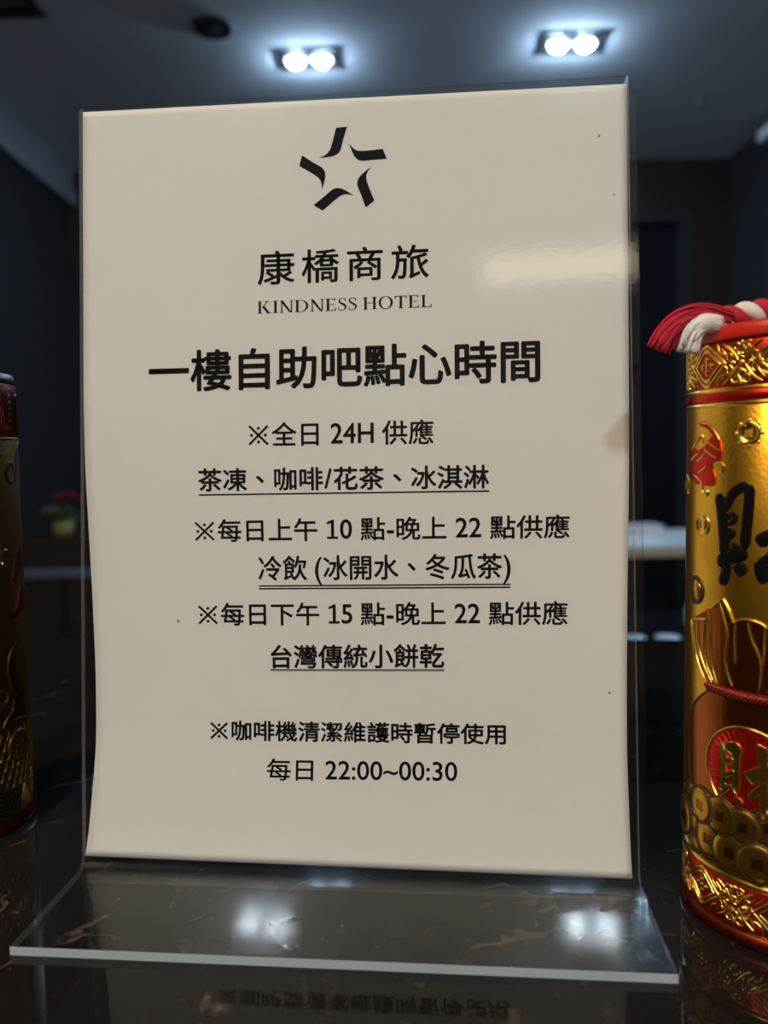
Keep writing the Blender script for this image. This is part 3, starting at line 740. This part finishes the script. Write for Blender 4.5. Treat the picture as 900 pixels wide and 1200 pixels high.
def filigree(cm_, z0, z1, u_eye, period, count):
    bm = bmesh.new(); h = z1-z0; zc = (z0+z1)/2; s = h/15.0
    for k in range(count):
        c = u_eye+k*period
        for q in (1.0, 0.74):
            a, b = 8.6*s*q, 6.9*s*q
            up_ = [(c-a, zc), (c-a*.62, zc+b*.42), (c-a*.25, zc+b*.86), (c, zc+b), (c+a*.25, zc+b*.86), (c+a*.62, zc+b*.42), (c+a, zc)]
            stroke(bm, cm_, up_, 1.35*s, .5, step=1.0); stroke(bm, cm_, [(x, 2*zc-y) for x, y in up_], 1.35*s, .5, step=1.0)
        for dx, dz in ((0, 0), (2.2, 0), (-2.2, 0), (0, 2.0), (0, -2.0)):
            disc(bm, cm_, c+dx*s, zc+dz*s, [(1.15*s, -.05), (.8*s, .4), (0, .55)], 10)
        m = c+period/2
        for sx in (-1, 1):
            for sy in (-1, 1):
                stroke(bm, cm_, [(m+sx*1.2*s, zc+sy*.6*s), (m+sx*2.6*s, zc+sy*3.0*s), (m+sx*4.6*s, zc+sy*5.2*s), (m+sx*6.8*s, zc+sy*6.6*s)], 1.1*s, .45, True)
                stroke(bm, cm_, spiral(m+sx*1.9*s, zc+sy*5.0*s, 1.9*s, 1.1, pi/2*(1-sx)+sy*.6, sx*sy), .9*s, .42, step=.7)
                stroke(bm, cm_, spiral(m+sx*4.7*s, zc+sy*2.2*s, 1.7*s, 1.0, -sy*pi/2, -sx*sy), .85*s, .40, step=.7)
        for sx in (-1, 1):
            stroke(bm, cm_, [(m+sx*7.4*s, zc-5.2*s), (m+sx*5.2*s, zc-2.0*s), (m+sx*6.6*s, zc), (m+sx*5.2*s, zc+2.0*s), (m+sx*7.4*s, zc+5.2*s)], .9*s, .42, True)
            stroke(bm, cm_, [(c+sx*5.0*s, zc+6.8*s), (c+sx*5.6*s, zc+4.6*s), (c+sx*8.0*s, zc+3.0*s)], 1.0*s, .42, True)
            stroke(bm, cm_, [(c+sx*5.0*s, zc-6.8*s), (c+sx*5.6*s, zc-4.6*s), (c+sx*8.0*s, zc-3.0*s)], 1.0*s, .42, True)
            stroke(bm, cm_, [(m+sx*.4*s, zc+sx*6.6*s), (m-sx*1.4*s, zc+sx*3.4*s), (m+sx*1.0*s, zc+sx*1.4*s)], .9*s, .42, True)
            stroke(bm, cm_, [(m-sx*.4*s, zc+sx*6.6*s), (m+sx*1.4*s, zc+sx*3.4*s), (m-sx*1.0*s, zc+sx*1.4*s)], .9*s, .42, True)
        for dx, dz in ((0, 0), (0, 2.6), (0, -2.6), (3.0, 0), (-3.0, 0), (6.3, 0), (-6.3, 0), (0, 6.4), (0, -6.4)):
            disc(bm, cm_, m+dx*s, zc+dz*s, [(.95*s, -.05), (.65*s, .38), (0, .5)], 10)
    bmesh.ops.recalc_face_normals(bm, faces=bm.faces)
    return bm
def mir(pts, c): return pts+[(2*c-x, z) for x, z in pts[::-1]]

# ---- right tin: red and gold, brush character, money sack, coins
RR = 35.14; cm1 = can_map(RR)
can = empty('gold_tin', (0.15712, -0.00568, 0)); tag(can, 'gold tin with a red lid, rope handle and black brush character, right of the sign', 'tin')
body = obj('tin_body', lathe(bmesh.new(), [(0, 0.0008), (RR/1000-.002, 0.0008), (RR/1000, 0.005), (RR/1000, 0.1975), (RR/1000-.001, 0.1985), (0, 0.1985)], 160), M['gold'], can, True)
obj('bottom_rim', lathe(bmesh.new(), [(RR/1000-.004, 0.0), (RR/1000+.0002, 0.0003), (RR/1000+.0009, 0.0012), (RR/1000+.0009, 0.0036), (RR/1000, 0.0048)], 128), M['darkred'], can, True)  # rim red darkened to stand for the dim light near the foot
obj('red_band', ringband(bmesh.new(), RR, 5.5, 20.3, .04), M['redfoil'], can, True)
obj('filigree', filigree(cm1, 6.0, 19.8, -16.0, 2*pi*RR/8, 8), M['goldline'], can, True)
obj('gold_bead', ringband(bmesh.new(), RR, 20.3, 22.2, .5, lip=.7), M['goldline'], can, True)
obj('red_band', ringband(bmesh.new(), RR, 181.8, 197.2, .04), M['redfoil'], can, True)
obj('filigree', filigree(cm1, 182.0, 196.6, -16.0, 2*pi*RR/8, 8), M['goldline'], can, True)
obj('gold_bead', ringband(bmesh.new(), RR, 180.6, 181.8, .45, lip=.4), M['goldline'], can, True)
obj('red_band', ringband(bmesh.new(), RR, 177.2, 180.6, .12), M['redfoil'], can, True)
obj('gold_bead', ringband(bmesh.new(), RR, 175.9, 177.2, .45, lip=.4), M['goldline'], can, True)
lid = obj('lid', lathe(bmesh.new(), [((RR-1)/1000, .1968), ((RR+1.0)/1000, .1969), ((RR+1.2)/1000, .1976), ((RR+1.1)/1000, .2008), ((RR+.4)/1000, .2017), ((RR-1.6)/1000, .2018), ((RR-2.4)/1000, .2006), (0, .2006)], 128), M['redlid'], can, True)
# brush character
INK = [(2.57,[(-37.8,147.7),(-36.7,143.6),(-36.0,138.6),(-35.4,132.5),(-34.9,127.0)]),(2.08,[(-35.6,142.6),(-34.2,144.8),(-32.6,147.6),(-30.0,149.7),(-27.0,150.7)]),(2.2,[(-26.8,150.9),(-27.0,145.0),(-27.6,137.1),(-28.2,130.1)]),
 (1.2,[(-34.2,139.7),(-32.8,141.4),(-31.3,140.6),(-31.9,139.1),(-33.9,138.0)]),(1.2,[(-34.2,136.2),(-32.3,135.8),(-31.8,135.1),(-33.5,133.7),(-34.4,132.1)]),(3.06,[(-27.6,129.9),(-30.7,128.4),(-34.0,127.3),(-37.4,124.6)]),
 (1.5,[(-32.4,131.8),(-29.7,130.2),(-27.2,128.2)]),(2.4,[(-34.3,125.3),(-34.8,121.4),(-36.3,118.3)]),(2.7,[(-30.4,125.7),(-29.1,123.5),(-28.1,122.4)]),(2.7,[(-24.1,132.5),(-21.6,134.4),(-17.6,135.7),(-12.9,136.3)]),
 (2.94,[(-17.3,147.2),(-17.4,135.7),(-17.9,124.0)]),(1.83,[(-17.9,124.0),(-19.2,123.0),(-21.0,124.3)]),(2.8,[(-22.8,126.8),(-22.9,124.6),(-22.1,122.2),(-20.9,121.1)]),(1.83,[(-23.5,126.3),(-21.0,128.0),(-18.4,130.8)])]
bm = bmesh.new()
for k, (wd, pts) in enumerate(INK):
    wd *= 1.75
    stroke(bm, cm1, pts, wd, .28+.012*k, True, .5)
bmesh.ops.recalc_face_normals(bm, faces=bm.faces); obj('brush_character', bm, M['ink'], can, True)
# red bats, left as seen and mirrored on the far side of the character
BAT = [(-55.6,162),(-51.5,163.0),(-47.9,161.9),(-44.2,163.3),(-41.7,165.5),(-39.5,168),(-37.4,165.2),(-36.6,161.9),(-36.9,158.7),(-39,157.8),(-41,157.9),(-42.6,157.2),(-40.2,155.8),(-39.1,153.2),(-39.2,151),(-41.6,150.1),(-44.8,150.4),(-46.5,152),(-48.7,150.5),(-52.7,151.9),(-54.9,154.5),(-53.8,158.3)]
BATG = [[(-46.5,171.1),(-42.3,170.4),(-39.1,167.5),(-37.6,165.4)],[(-45.5,151.0),(-45.3,148.4),(-43.9,147.0),(-42.5,147.7),(-42.7,148.8)],[(-38.9,157.9),(-36.6,157.9),(-35.6,156.6),(-36.7,155.0),(-37.8,155.9)],[(-52.7,162.3),(-49.0,165.2),(-46.0,167.2),(-45.1,164.3)],[(-48.8,158.3),(-45.0,160.4),(-42.9,162.5)],[(-47.7,154.6),(-44.1,156.3),(-42.8,157.3)],[(-51.1,153.5),(-47.7,152.5),(-45.7,151.0)],
 [(-44.5,162.6),(-41.5,160.6),(-38.2,159.2)],[(-43.5,165.4),(-40.4,163.4),(-37.4,161.9)],[(-53.6,158.3),(-51.0,160.0),(-48.0,160.8)]]
for s in (0, 1):
    ff_ = (lambda L_: L_) if not s else (lambda L_: [(-42-x, z) for x, z in L_])
    b_ = obj('bat_ornament', patch(bmesh.new(), cm1, ff_(BAT), .30), M['redfoil'], can)
    bm = bmesh.new()
    bm_w = stroke(bmesh.new(), cm1, ff_([(-47.6,171.2),(-43.4,170.2),(-40.3,167.6),(-38.4,164.5)]), 2.3, .34, True, .5)
    bmesh.ops.recalc_face_normals(bm_w, faces=bm_w.faces); obj('wing', bm_w, M['redfoil'], b_, True)
    for L_ in BATG: stroke(bm, cm1, ff_(L_), .75, .5, True, .5)
    bmesh.ops.recalc_face_normals(bm, faces=bm.faces); obj('gold_outline', bm, M['goldline'], b_, True)
def loose_coin(u, z, r_, bumps=False):
    bm = disc(bmesh.new(), cm1, u, z, [(r_, -.05), (r_*.94, .42), (r_*.80, .42), (r_*.74, .08), (r_*.42, .05)], 32, r_*.36)
    sq = r_*.34
    stroke(bm, cm1, [(u-sq, z-sq), (u-sq, z+sq)], .5, .35); stroke(bm, cm1, [(u+sq, z-sq), (u+sq, z+sq)], .5, .35)
    stroke(bm, cm1, [(u-sq, z+sq), (u+sq, z+sq)], .5, .35); stroke(bm, cm1, [(u-sq, z-sq), (u+sq, z-sq)], .5, .35)
    if bumps:
        for k in range(8): disc(bm, cm1, u+r_*1.08*math.cos(k*pi/4), z+r_*1.08*math.sin(k*pi/4), [(.7, -.05), (.4, .3), (0, .35)], 8)
    bmesh.ops.recalc_face_normals(bm, faces=bm.faces); return obj('small_coin', bm, M['goldline'], can, True)
for q in ((-27.2, 167.1, 3.7, True), (-45.3, 137.1, 3.9), (-6.0, 139.0, 3.9), (-2.0, 116.0, 4.6), (-60, 150, 3.9), (12, 150, 3.9)): loose_coin(*q)
bm = disc(bmesh.new(), cm1, -49.1, 114.5, [(5.1, -.05), (4.9, .4), (3.9, .45), (3.4, .15), (0, .12)]); bmesh.ops.recalc_face_normals(bm, faces=bm.faces); c_ = obj('small_coin', bm, M['coinrim'], can, True)
obj('coin_face', disc(bmesh.new(), cm1, -49.1, 114.5, [(3.5, .1), (3.3, .5), (0, .55)]), M['coin'], c_, True)
# money sack
SK = -26.0
top_l = [(-51.8,103.6),(-41.8,105.8),(-41.3,109.3),(-39.2,110.2),(-36.4,112.4),(-35.0,113.8),(-32.9,110.0),(-31.2,106.2),(-29.3,107.6),(-27.1,108.1)]
bot_l = [(-27.4,82.9),(-31.3,83.1),(-35.5,83.5),(-40.1,84.0),(-43.5,86.4),(-46.9,91.0),(-49.3,97.2)]
right_part = [(2*SK-x, z) for x, z in top_l[::-1]]+[(2*SK-x, z) for x, z in bot_l[::-1]]
sk = obj('sack_neck', patch(bmesh.new(), cm1, top_l+right_part+bot_l, .35), M['copper'], can)
RIDGE = [[(-51.3,103.7),(-49.3,97.2),(-46.9,91.0),(-43.5,86.4),(-41.2,84.7)],[(-46.9,104.6),(-46.3,96.3),(-43.6,90.7),(-40.4,86.5),(-39.1,84.9)],[(-42.6,105.4),(-43.3,97.0),(-42.1,91.1),(-39.4,86.7),(-36.9,85.1)],[(-41.3,109.3),(-40.5,103.0),(-40.3,95.4),(-39.1,89.5),(-36.9,85.1)],
 [(-36.4,112.5),(-34.7,107.5),(-33.2,102.1),(-33.7,96.0),(-33.9,93.0),(-32.8,88.7),(-31.3,85.7)],[(-35.0,113.8),(-32.9,110.0),(-31.2,106.2)],[(-30.6,105.9),(-30.7,99.6),(-30.2,93.0)],[(-26.5,107.3),(-25.2,102.0),(-23.2,97.6),(-22.3,93.8),(-22.4,88.7),(-23.2,85.2)],
 [(-31.2,106.2),(-29.3,107.6),(-27.1,108.1),(-24.9,108.0),(-22.9,107.6),(-20.8,106.2)],[(-41.8,109.6),(-39.2,110.3),(-36.4,112.5),(-35.0,113.8)],[(-52.8,103.6),(-46.8,104.8),(-41.8,106.0)]]
bm = bmesh.new()
for k, L_ in enumerate(RIDGE):
    stroke(bm, cm1, L_, 1.0, 1.0, True, .6)
    if k not in (7, 8): stroke(bm, cm1, [(2*SK-x, z) for x, z in L_], 1.0, 1.0, True, .6)
bmesh.ops.recalc_face_normals(bm, faces=bm.faces); obj('gold_fold_line', bm, M['goldline'], sk, True)
low_l = [(-27.4,82.4),(-31.3,82.6),(-39.8,82.6),(-43.1,80.3),(-47.7,76.1),(-50.6,71.6),(-51.9,65.1),(-52.2,56.8),(-51.4,44.8),(-50.3,36.0)]
low = low_l+[(-40, 30), (-26, 26), (-12, 30)]+[(2*SK-x, z) for x, z in low_l[::-1]]
sl = obj('sack_body', patch(bmesh.new(), cm1, low, .30), M['copper'], can)
for L_ in (low_l[2:], [(2*SK-x, z) for x, z in low_l[2:]]):
    bm = stroke(bmesh.new(), cm1, L_, .9, .75, True, .8)
    bmesh.ops.recalc_face_normals(bm, faces=bm.faces); obj('sack_outline', bm, M['coinrim'], sl, True)
bm = bmesh.new()
for ph in (0, pi):
    pts = [(-41+30*k/90, 83.6-.5*math.sin(pi*k/90)+.75*math.sin(k*.75+ph)) for k in range(91)]
    P = [cm1(u, z, .95+.55*math.cos(k*.75+ph)) for k, (u, z) in enumerate(pts)]
    tube(bm, P, .0009, 7)
obj('tie_cord', bm, M['cordred'], sk, True)
CU, CZ, CR = -26.0, 58.0, 15.0
bm = bmesh.new(); 
for n_ in range(1):
    disc(bm, cm1, CU, CZ, [(CR, .2), (CR-.6, .42)]+[(CR*q, .42) for q in (.8, .6, .4, .2)]+[(0, .42)], 72)
bmesh.ops.recalc_face_normals(bm, faces=bm.faces); seal = obj('red_seal', bm, M['redfoil'], can, True)
bm = bmesh.new()
for k in range(40):
    a = 2*pi*k/40+.05
    stroke(bm, cm1, [(CU+q*math.cos(a), CZ+q*math.sin(a)) for q in (5.5, 10, 14.2)], .7, .62, True, 1.2, .3)
bmesh.ops.recalc_face_normals(bm, faces=bm.faces); obj('ray_relief', bm, M['redfoil'], seal, True)
bm = bmesh.new(); stroke(bm, cm1, [(CU+CR*math.cos(2*pi*k/48), CZ+CR*math.sin(2*pi*k/48)) for k in range(49)], 1.2, .95, False, .8)
bmesh.ops.recalc_face_normals(bm, faces=bm.faces); obj('seal_ring', bm, M['goldline'], seal, True)
CAI = [[(-35.4,65.7),(-33.6,65.9),(-33.0,62.3),(-33.2,58.3),(-33.2,52.8),(-30.7,52.9),(-35.7,47.0),(-34.5,50.5),(-35.6,50.5),(-35.1,57.7)],[(-34.8,66.2),(-29.5,67.5),(-27.6,65.0),(-28.4,62.3),(-28.4,51.6),(-30.6,52.4),(-30.9,62.6),(-33.6,64.3)],
 [(-33.3,61.2),(-30.7,62.2),(-30.7,60.6),(-33.3,59.4)],[(-33.2,56.6),(-30.5,58.2),(-30.4,56.6),(-33.2,55.0)],[(-29.6,49.5),(-28.2,49.5),(-27.0,47.6),(-28.4,47.0)],
 [(-27.0,58.6),(-21.9,61.7),(-15.5,62.8),(-15.4,58.9),(-21.8,57.4),(-24.3,55.6)],[(-22.9,68.8),(-20.7,68.1),(-20.2,64.8),(-20.3,47.2),(-21.8,46.6),(-22.4,62.4)],[(-25.7,51.1),(-24.3,53.2),(-20.9,57.0),(-20.6,55.0),(-23.0,51.4),(-25.2,50.2)]]
bm = bmesh.new()
for k, L_ in enumerate(CAI): patch(bm, cm1, L_, .85+.02*k, .35)
obj('gold_character', bm, M['goldline'], seal)
bm = bmesh.new()
for L_ in CAI: stroke(bm, cm1, L_+[L_[0]], .42, 1.05, False, .6, .3)
bmesh.ops.recalc_face_normals(bm, faces=bm.faces); obj('character_outline', bm, M['goldline'], seal, True)
# overlapping coins around the foot of the sack
ROW = [(-50.5,40.4,6.4),(-19.8,42.2,6.4),(-27.2,40.0,6.6),(-35.2,41.0,6.9),(-43.8,41.2,6.6),(-47.6,29.6,6.8),(-40.3,30.9,7.1),(-31.6,29.9,7.1),(-22.6,29.6,7.1),(-13.6,29.8,7.1),(-12.4,41.5,6.6),(-4.6,30.4,7.0),(-5.0,41.0,6.6),(4.0,31.0,7.0),(-56.0,32.0,6.8)]
for k, (u, z, r_) in enumerate(ROW):
    l0 = .35+.10*(k % 5)
    bm = disc(bmesh.new(), cm1, u, z, [(r_, -.05), (r_*.98, l0+.25), (r_*.88, l0+.30), (r_*.84, l0+.12), (r_*.5, l0+.12)], 40, r_*.27)
    bmesh.ops.recalc_face_normals(bm, faces=bm.faces); c_ = obj('coin', bm, M['coinrim'], can, True)
    bm = disc(bmesh.new(), cm1, u, z, [(r_*.87, l0+.1), (r_*.84, l0+.30), (r_*.6, l0+.36), (r_*.45, l0+.34)], 40, r_*.26)
    bmesh.ops.recalc_face_normals(bm, faces=bm.faces); obj('coin_face', bm, M['coin'], c_, True)
    obj('square_hole', square(bmesh.new(), cm1, u, z, r_*.25, l0+.14), M['copper'], c_)
# rope handle lying over the lid
hx, hy = can.location.x, can.location.y
hd = empty('rope_handle'); hd.parent = can
def rp(x, z, y=-0.0177): return Vector((x-hx, y-hy, z))
ax = catmull([rp(.1205, .2022), rp(.1255, .2035), rp(.1346, .2055), rp(.1425, .2064), rp(.160, .2066), rp(.178, .2062), rp(.190, .2046), rp(.197, .200), rp(.199, .193)], .0006)
for nm, ph, mt in (('red_strand', 0.6, M['threadred']), ('white_strand', 0.6+pi, M['threadwhite'])):
    P = []; L_ = 0
    for k, q in enumerate(ax):
        if k: L_ += (q-ax[k-1]).length
        t = (ax[min(k+1, len(ax)-1)]-ax[max(k-1, 0)]).normalized(); a = t.cross(Vector((0, 1, 0))).normalized(); b = t.cross(a)
        an = ph+2*pi*L_/.0105
        P.append(q+(a*math.cos(an)+b*math.sin(an))*.0020)
    bm = tube(bmesh.new(), P, .00235, 10)
    for j in range(5):
        pp = [q+Vector((0, 0, 0)) for q in P]
    obj(nm, bm, mt, hd, True)
def spread(bm, path, n_th, r0_, r1_, th, flare=1.0):
    C_ = catmull(path, .0015); n = len(C_)
    for j in range(n_th):
        a = random.uniform(0, 2*pi); q_ = math.sqrt(random.random()); ph = random.uniform(0, 6.28); end = n-random.randint(0, 2)
        P = []
        for k in range(0, max(end, 4)):
            if k >= n: break
            t = (C_[min(k+1, n-1)]-C_[max(k-1, 0)]).normalized(); x_ = t.cross(Vector((0, 1, 0))).normalized(); y_ = t.cross(x_)
            s = k/(n-1); R_ = (r0_+(r1_-r0_)*s)*q_
            aa = a+.9*s+.25*math.sin(ph+5*s)
            P.append(C_[k]+x_*R_*math.cos(aa)+y_*R_*math.sin(aa))
        tube(bm, P, th, 5)
    return bm
tp = [rp(.1300, .2042, -.0195), rp(.1240, .2058, -.0205), rp(.1185, .2058, -.0210), rp(.1130, .2032, -.0215), rp(.1095, .1990, -.0215), rp(.1075, .1945, -.0210)]
bm = tube(bmesh.new(), tp, lambda s: .0022+.0008*s if s < .93 else .0015, 10, .001)
obj('red_tassel', spread(bm, tp, 95, .0026, .0041, .00042), M['threadred'], hd, True)
wp = [rp(.1262, .2022, -.0215), rp(.1215, .2026, -.0225), rp(.1180, .2006, -.0230), rp(.1166, .1972, -.0230), rp(.1160, .1935, -.0228)]
bm = tube(bmesh.new(), wp, lambda s: .0026+.0006*math.sin(s*5), 10, .001)
obj('white_tassel', spread(bm, wp, 70, .0026, .0034, .0004), M['threadwhite'], hd, True)

# ---- left tin: gold darkened as in shade, dark line work, waves
RL = 34.0; cm2 = can_map(RL)
can2 = empty('gold_tin', (-0.18826, 0.04151, 0)); tag(can2, 'dim gold tin with dark waves at its foot, at the left edge of the photo', 'tin')
obj('tin_body', lathe(bmesh.new(), [(0, 0.0008), (RL/1000-.002, 0.0008), (RL/1000, 0.004), (RL/1000, 0.1985), (RL/1000-.0015, 0.2), (0, 0.2)], 128), M['shadedgold'], can2, True)
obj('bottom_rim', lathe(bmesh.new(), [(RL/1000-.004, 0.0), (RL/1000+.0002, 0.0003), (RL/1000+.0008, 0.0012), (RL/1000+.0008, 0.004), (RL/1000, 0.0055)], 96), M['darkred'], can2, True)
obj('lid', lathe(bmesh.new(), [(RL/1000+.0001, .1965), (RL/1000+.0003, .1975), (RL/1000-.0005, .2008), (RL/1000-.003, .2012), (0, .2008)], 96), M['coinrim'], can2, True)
obj('red_band', ringband(bmesh.new(), RL, 173.2, 196.8, .06), M['darkred'], can2, True)
bm = bmesh.new()
for k in range(9):
    c = 34+k*2*pi*RL/9
    for q in range(7):
        rr = 10.5-q*1.45
        stroke(bm, cm2, [(c+rr*math.cos(pi*i/12), 174.2+rr*1.9*math.sin(pi*i/12)) for i in range(13)], .55, .3, False, 1.2)
    disc(bm, cm2, c+12.2, 190, [(3.4, -.05), (3.1, .35), (2.4, .35), (2.1, .1), (0, .1)], 20)
bmesh.ops.recalc_face_normals(bm, faces=bm.faces); obj('arch_relief', bm, M['darkred'], can2, True)
obj('gold_bead', ringband(bmesh.new(), RL, 172.2, 173.2, .4, lip=.35), M['shadedgold'], can2, True)
bm = bmesh.new()
stroke(bm, cm2, [(71.1,171.7),(65.6,169.0),(62.6,165.0),(61.6,159),(58.5,154.6),(54.6,153.6),(52.4,156.9),(53.8,160.6),(56.5,161.8),(58.0,159.6),(56.6,158.2)], 1.5, .3, True, .6)
stroke(bm, cm2, [(38, 150), (33, 146), (28, 148), (26, 153), (29, 157), (33, 155)], 1.5, .3, True, .6)
bmesh.ops.recalc_face_normals(bm, faces=bm.faces); obj('scroll_line', bm, M['bluegreen'], can2, True)
for (u, z, r_) in ((48.3, 120.4, 4.2), (43.1, 60.1, 3.7), (46.9, 163.4, 3.2), (20, 130, 4.2)):
    bm = disc(bmesh.new(), cm2, u, z, [(r_, -.05), (r_*.94, .42), (r_*.80, .42), (r_*.74, .08), (r_*.42, .05)], 28, r_*.36)
    bmesh.ops.recalc_face_normals(bm, faces=bm.faces); obj('small_coin', bm, M['coin'], can2, True)
for L_ in ([(62.6,124.4),(56.8,120.2),(53.3,113.1),(51.7,109.6),(54.7,109.1),(58.2,113.3),(65.0,116.3)], [(64.6,104.6),(58.7,106.0),(56.2,101.1),(54.3,96.8),(50.3,96.2),(47.5,95.0),(48.7,93.4),(54.1,93.2),(59.6,95.7),(71.2,99.6)]):
    obj('red_flame', patch(bmesh.new(), cm2, L_, .3), M['darkred'], can2)  # flame red darkened for the weak light on this tin
rb = obj('ribbon', patch(bmesh.new(), cm2, [(53.1,82.1),(49.0,78.8),(47.0,73.6),(47.2,67.9),(49.1,61.6),(50.2,57.4),(48.5,53.2),(45.1,50.4),(42.6,47.0),(50.8,46.6),(58.4,47.0),(56.3,58.4),(54.0,64.0),(52.9,71.1)], .35), M['copper'], can2)
bm = bmesh.new()
for L_ in ([(53.1,82.1),(49.0,78.8),(47.0,73.6),(47.2,67.9),(49.1,61.6),(52.6,57.6)],[(52.1,80.9),(52.6,71.2),(54.0,64.0),(55.3,58.7)],[(49.5,57.6),(48.5,53.2),(45.1,50.4),(42.6,47.0)],[(58.4,47.0),(50.9,48.6),(44.3,46.4)]): stroke(bm, cm2, L_, 1.2, .7, True, .6)
bmesh.ops.recalc_face_normals(bm, faces=bm.faces); obj('ribbon_line', bm, M['coinrim'], rb, True)
bm = disc(bmesh.new(), cm2, 51.9, 36.5, [(7.2, -.05), (6.9, .5), (6.2, .5), (5.9, .2), (0, .2)]); bmesh.ops.recalc_face_normals(bm, faces=bm.faces); obj('oval_medal', bm, M['shadedgold'], can2, True)
bm = bmesh.new()
for j in range(6):
    for k in range(54):
        c = k*2*pi*RL/54+(j % 2)*2*pi*RL/108; z = 43-j*4.4
        stroke(bm, cm2, [(c-1.9, z+1.6), (c-1.4, z-1.2), (c, z-2.4), (c+1.4, z-1.2), (c+1.9, z+1.6)], .6, .3, False, 1.2)
bmesh.ops.recalc_face_normals(bm, faces=bm.faces); obj('fish_scale_relief', bm, M['shadedgold'], can2, True)
obj('green_band', ringband(bmesh.new(), RL, 5.5, 17.5, .12), M['greenfoil'], can2, True)
bm = bmesh.new()
for k in range(9):
    c = 38+k*2*pi*RL/9
    bmp = [(c-11.5, 6), (c-10, 14), (c-6, 19.5), (c, 22), (c+6, 19.5), (c+10, 14), (c+11.5, 6)]
    patch(bm, cm2, bmp, .16)
obj('wave_patch', bm, M['greenfoil'], can2)
bm = bmesh.new()
for k in range(9):
    c = 38+k*2*pi*RL/9
    for q in range(8):
        rr = 11.2-q*1.35
        stroke(bm, cm2, [(c+rr*math.cos(pi*i/12), 6.2+rr*1.4*math.sin(pi*i/12)) for i in range(13)], .5, .4, False, 1.2)
bmesh.ops.recalc_face_normals(bm, faces=bm.faces); obj('wave_line', bm, M['shadedgold'], can2, True)
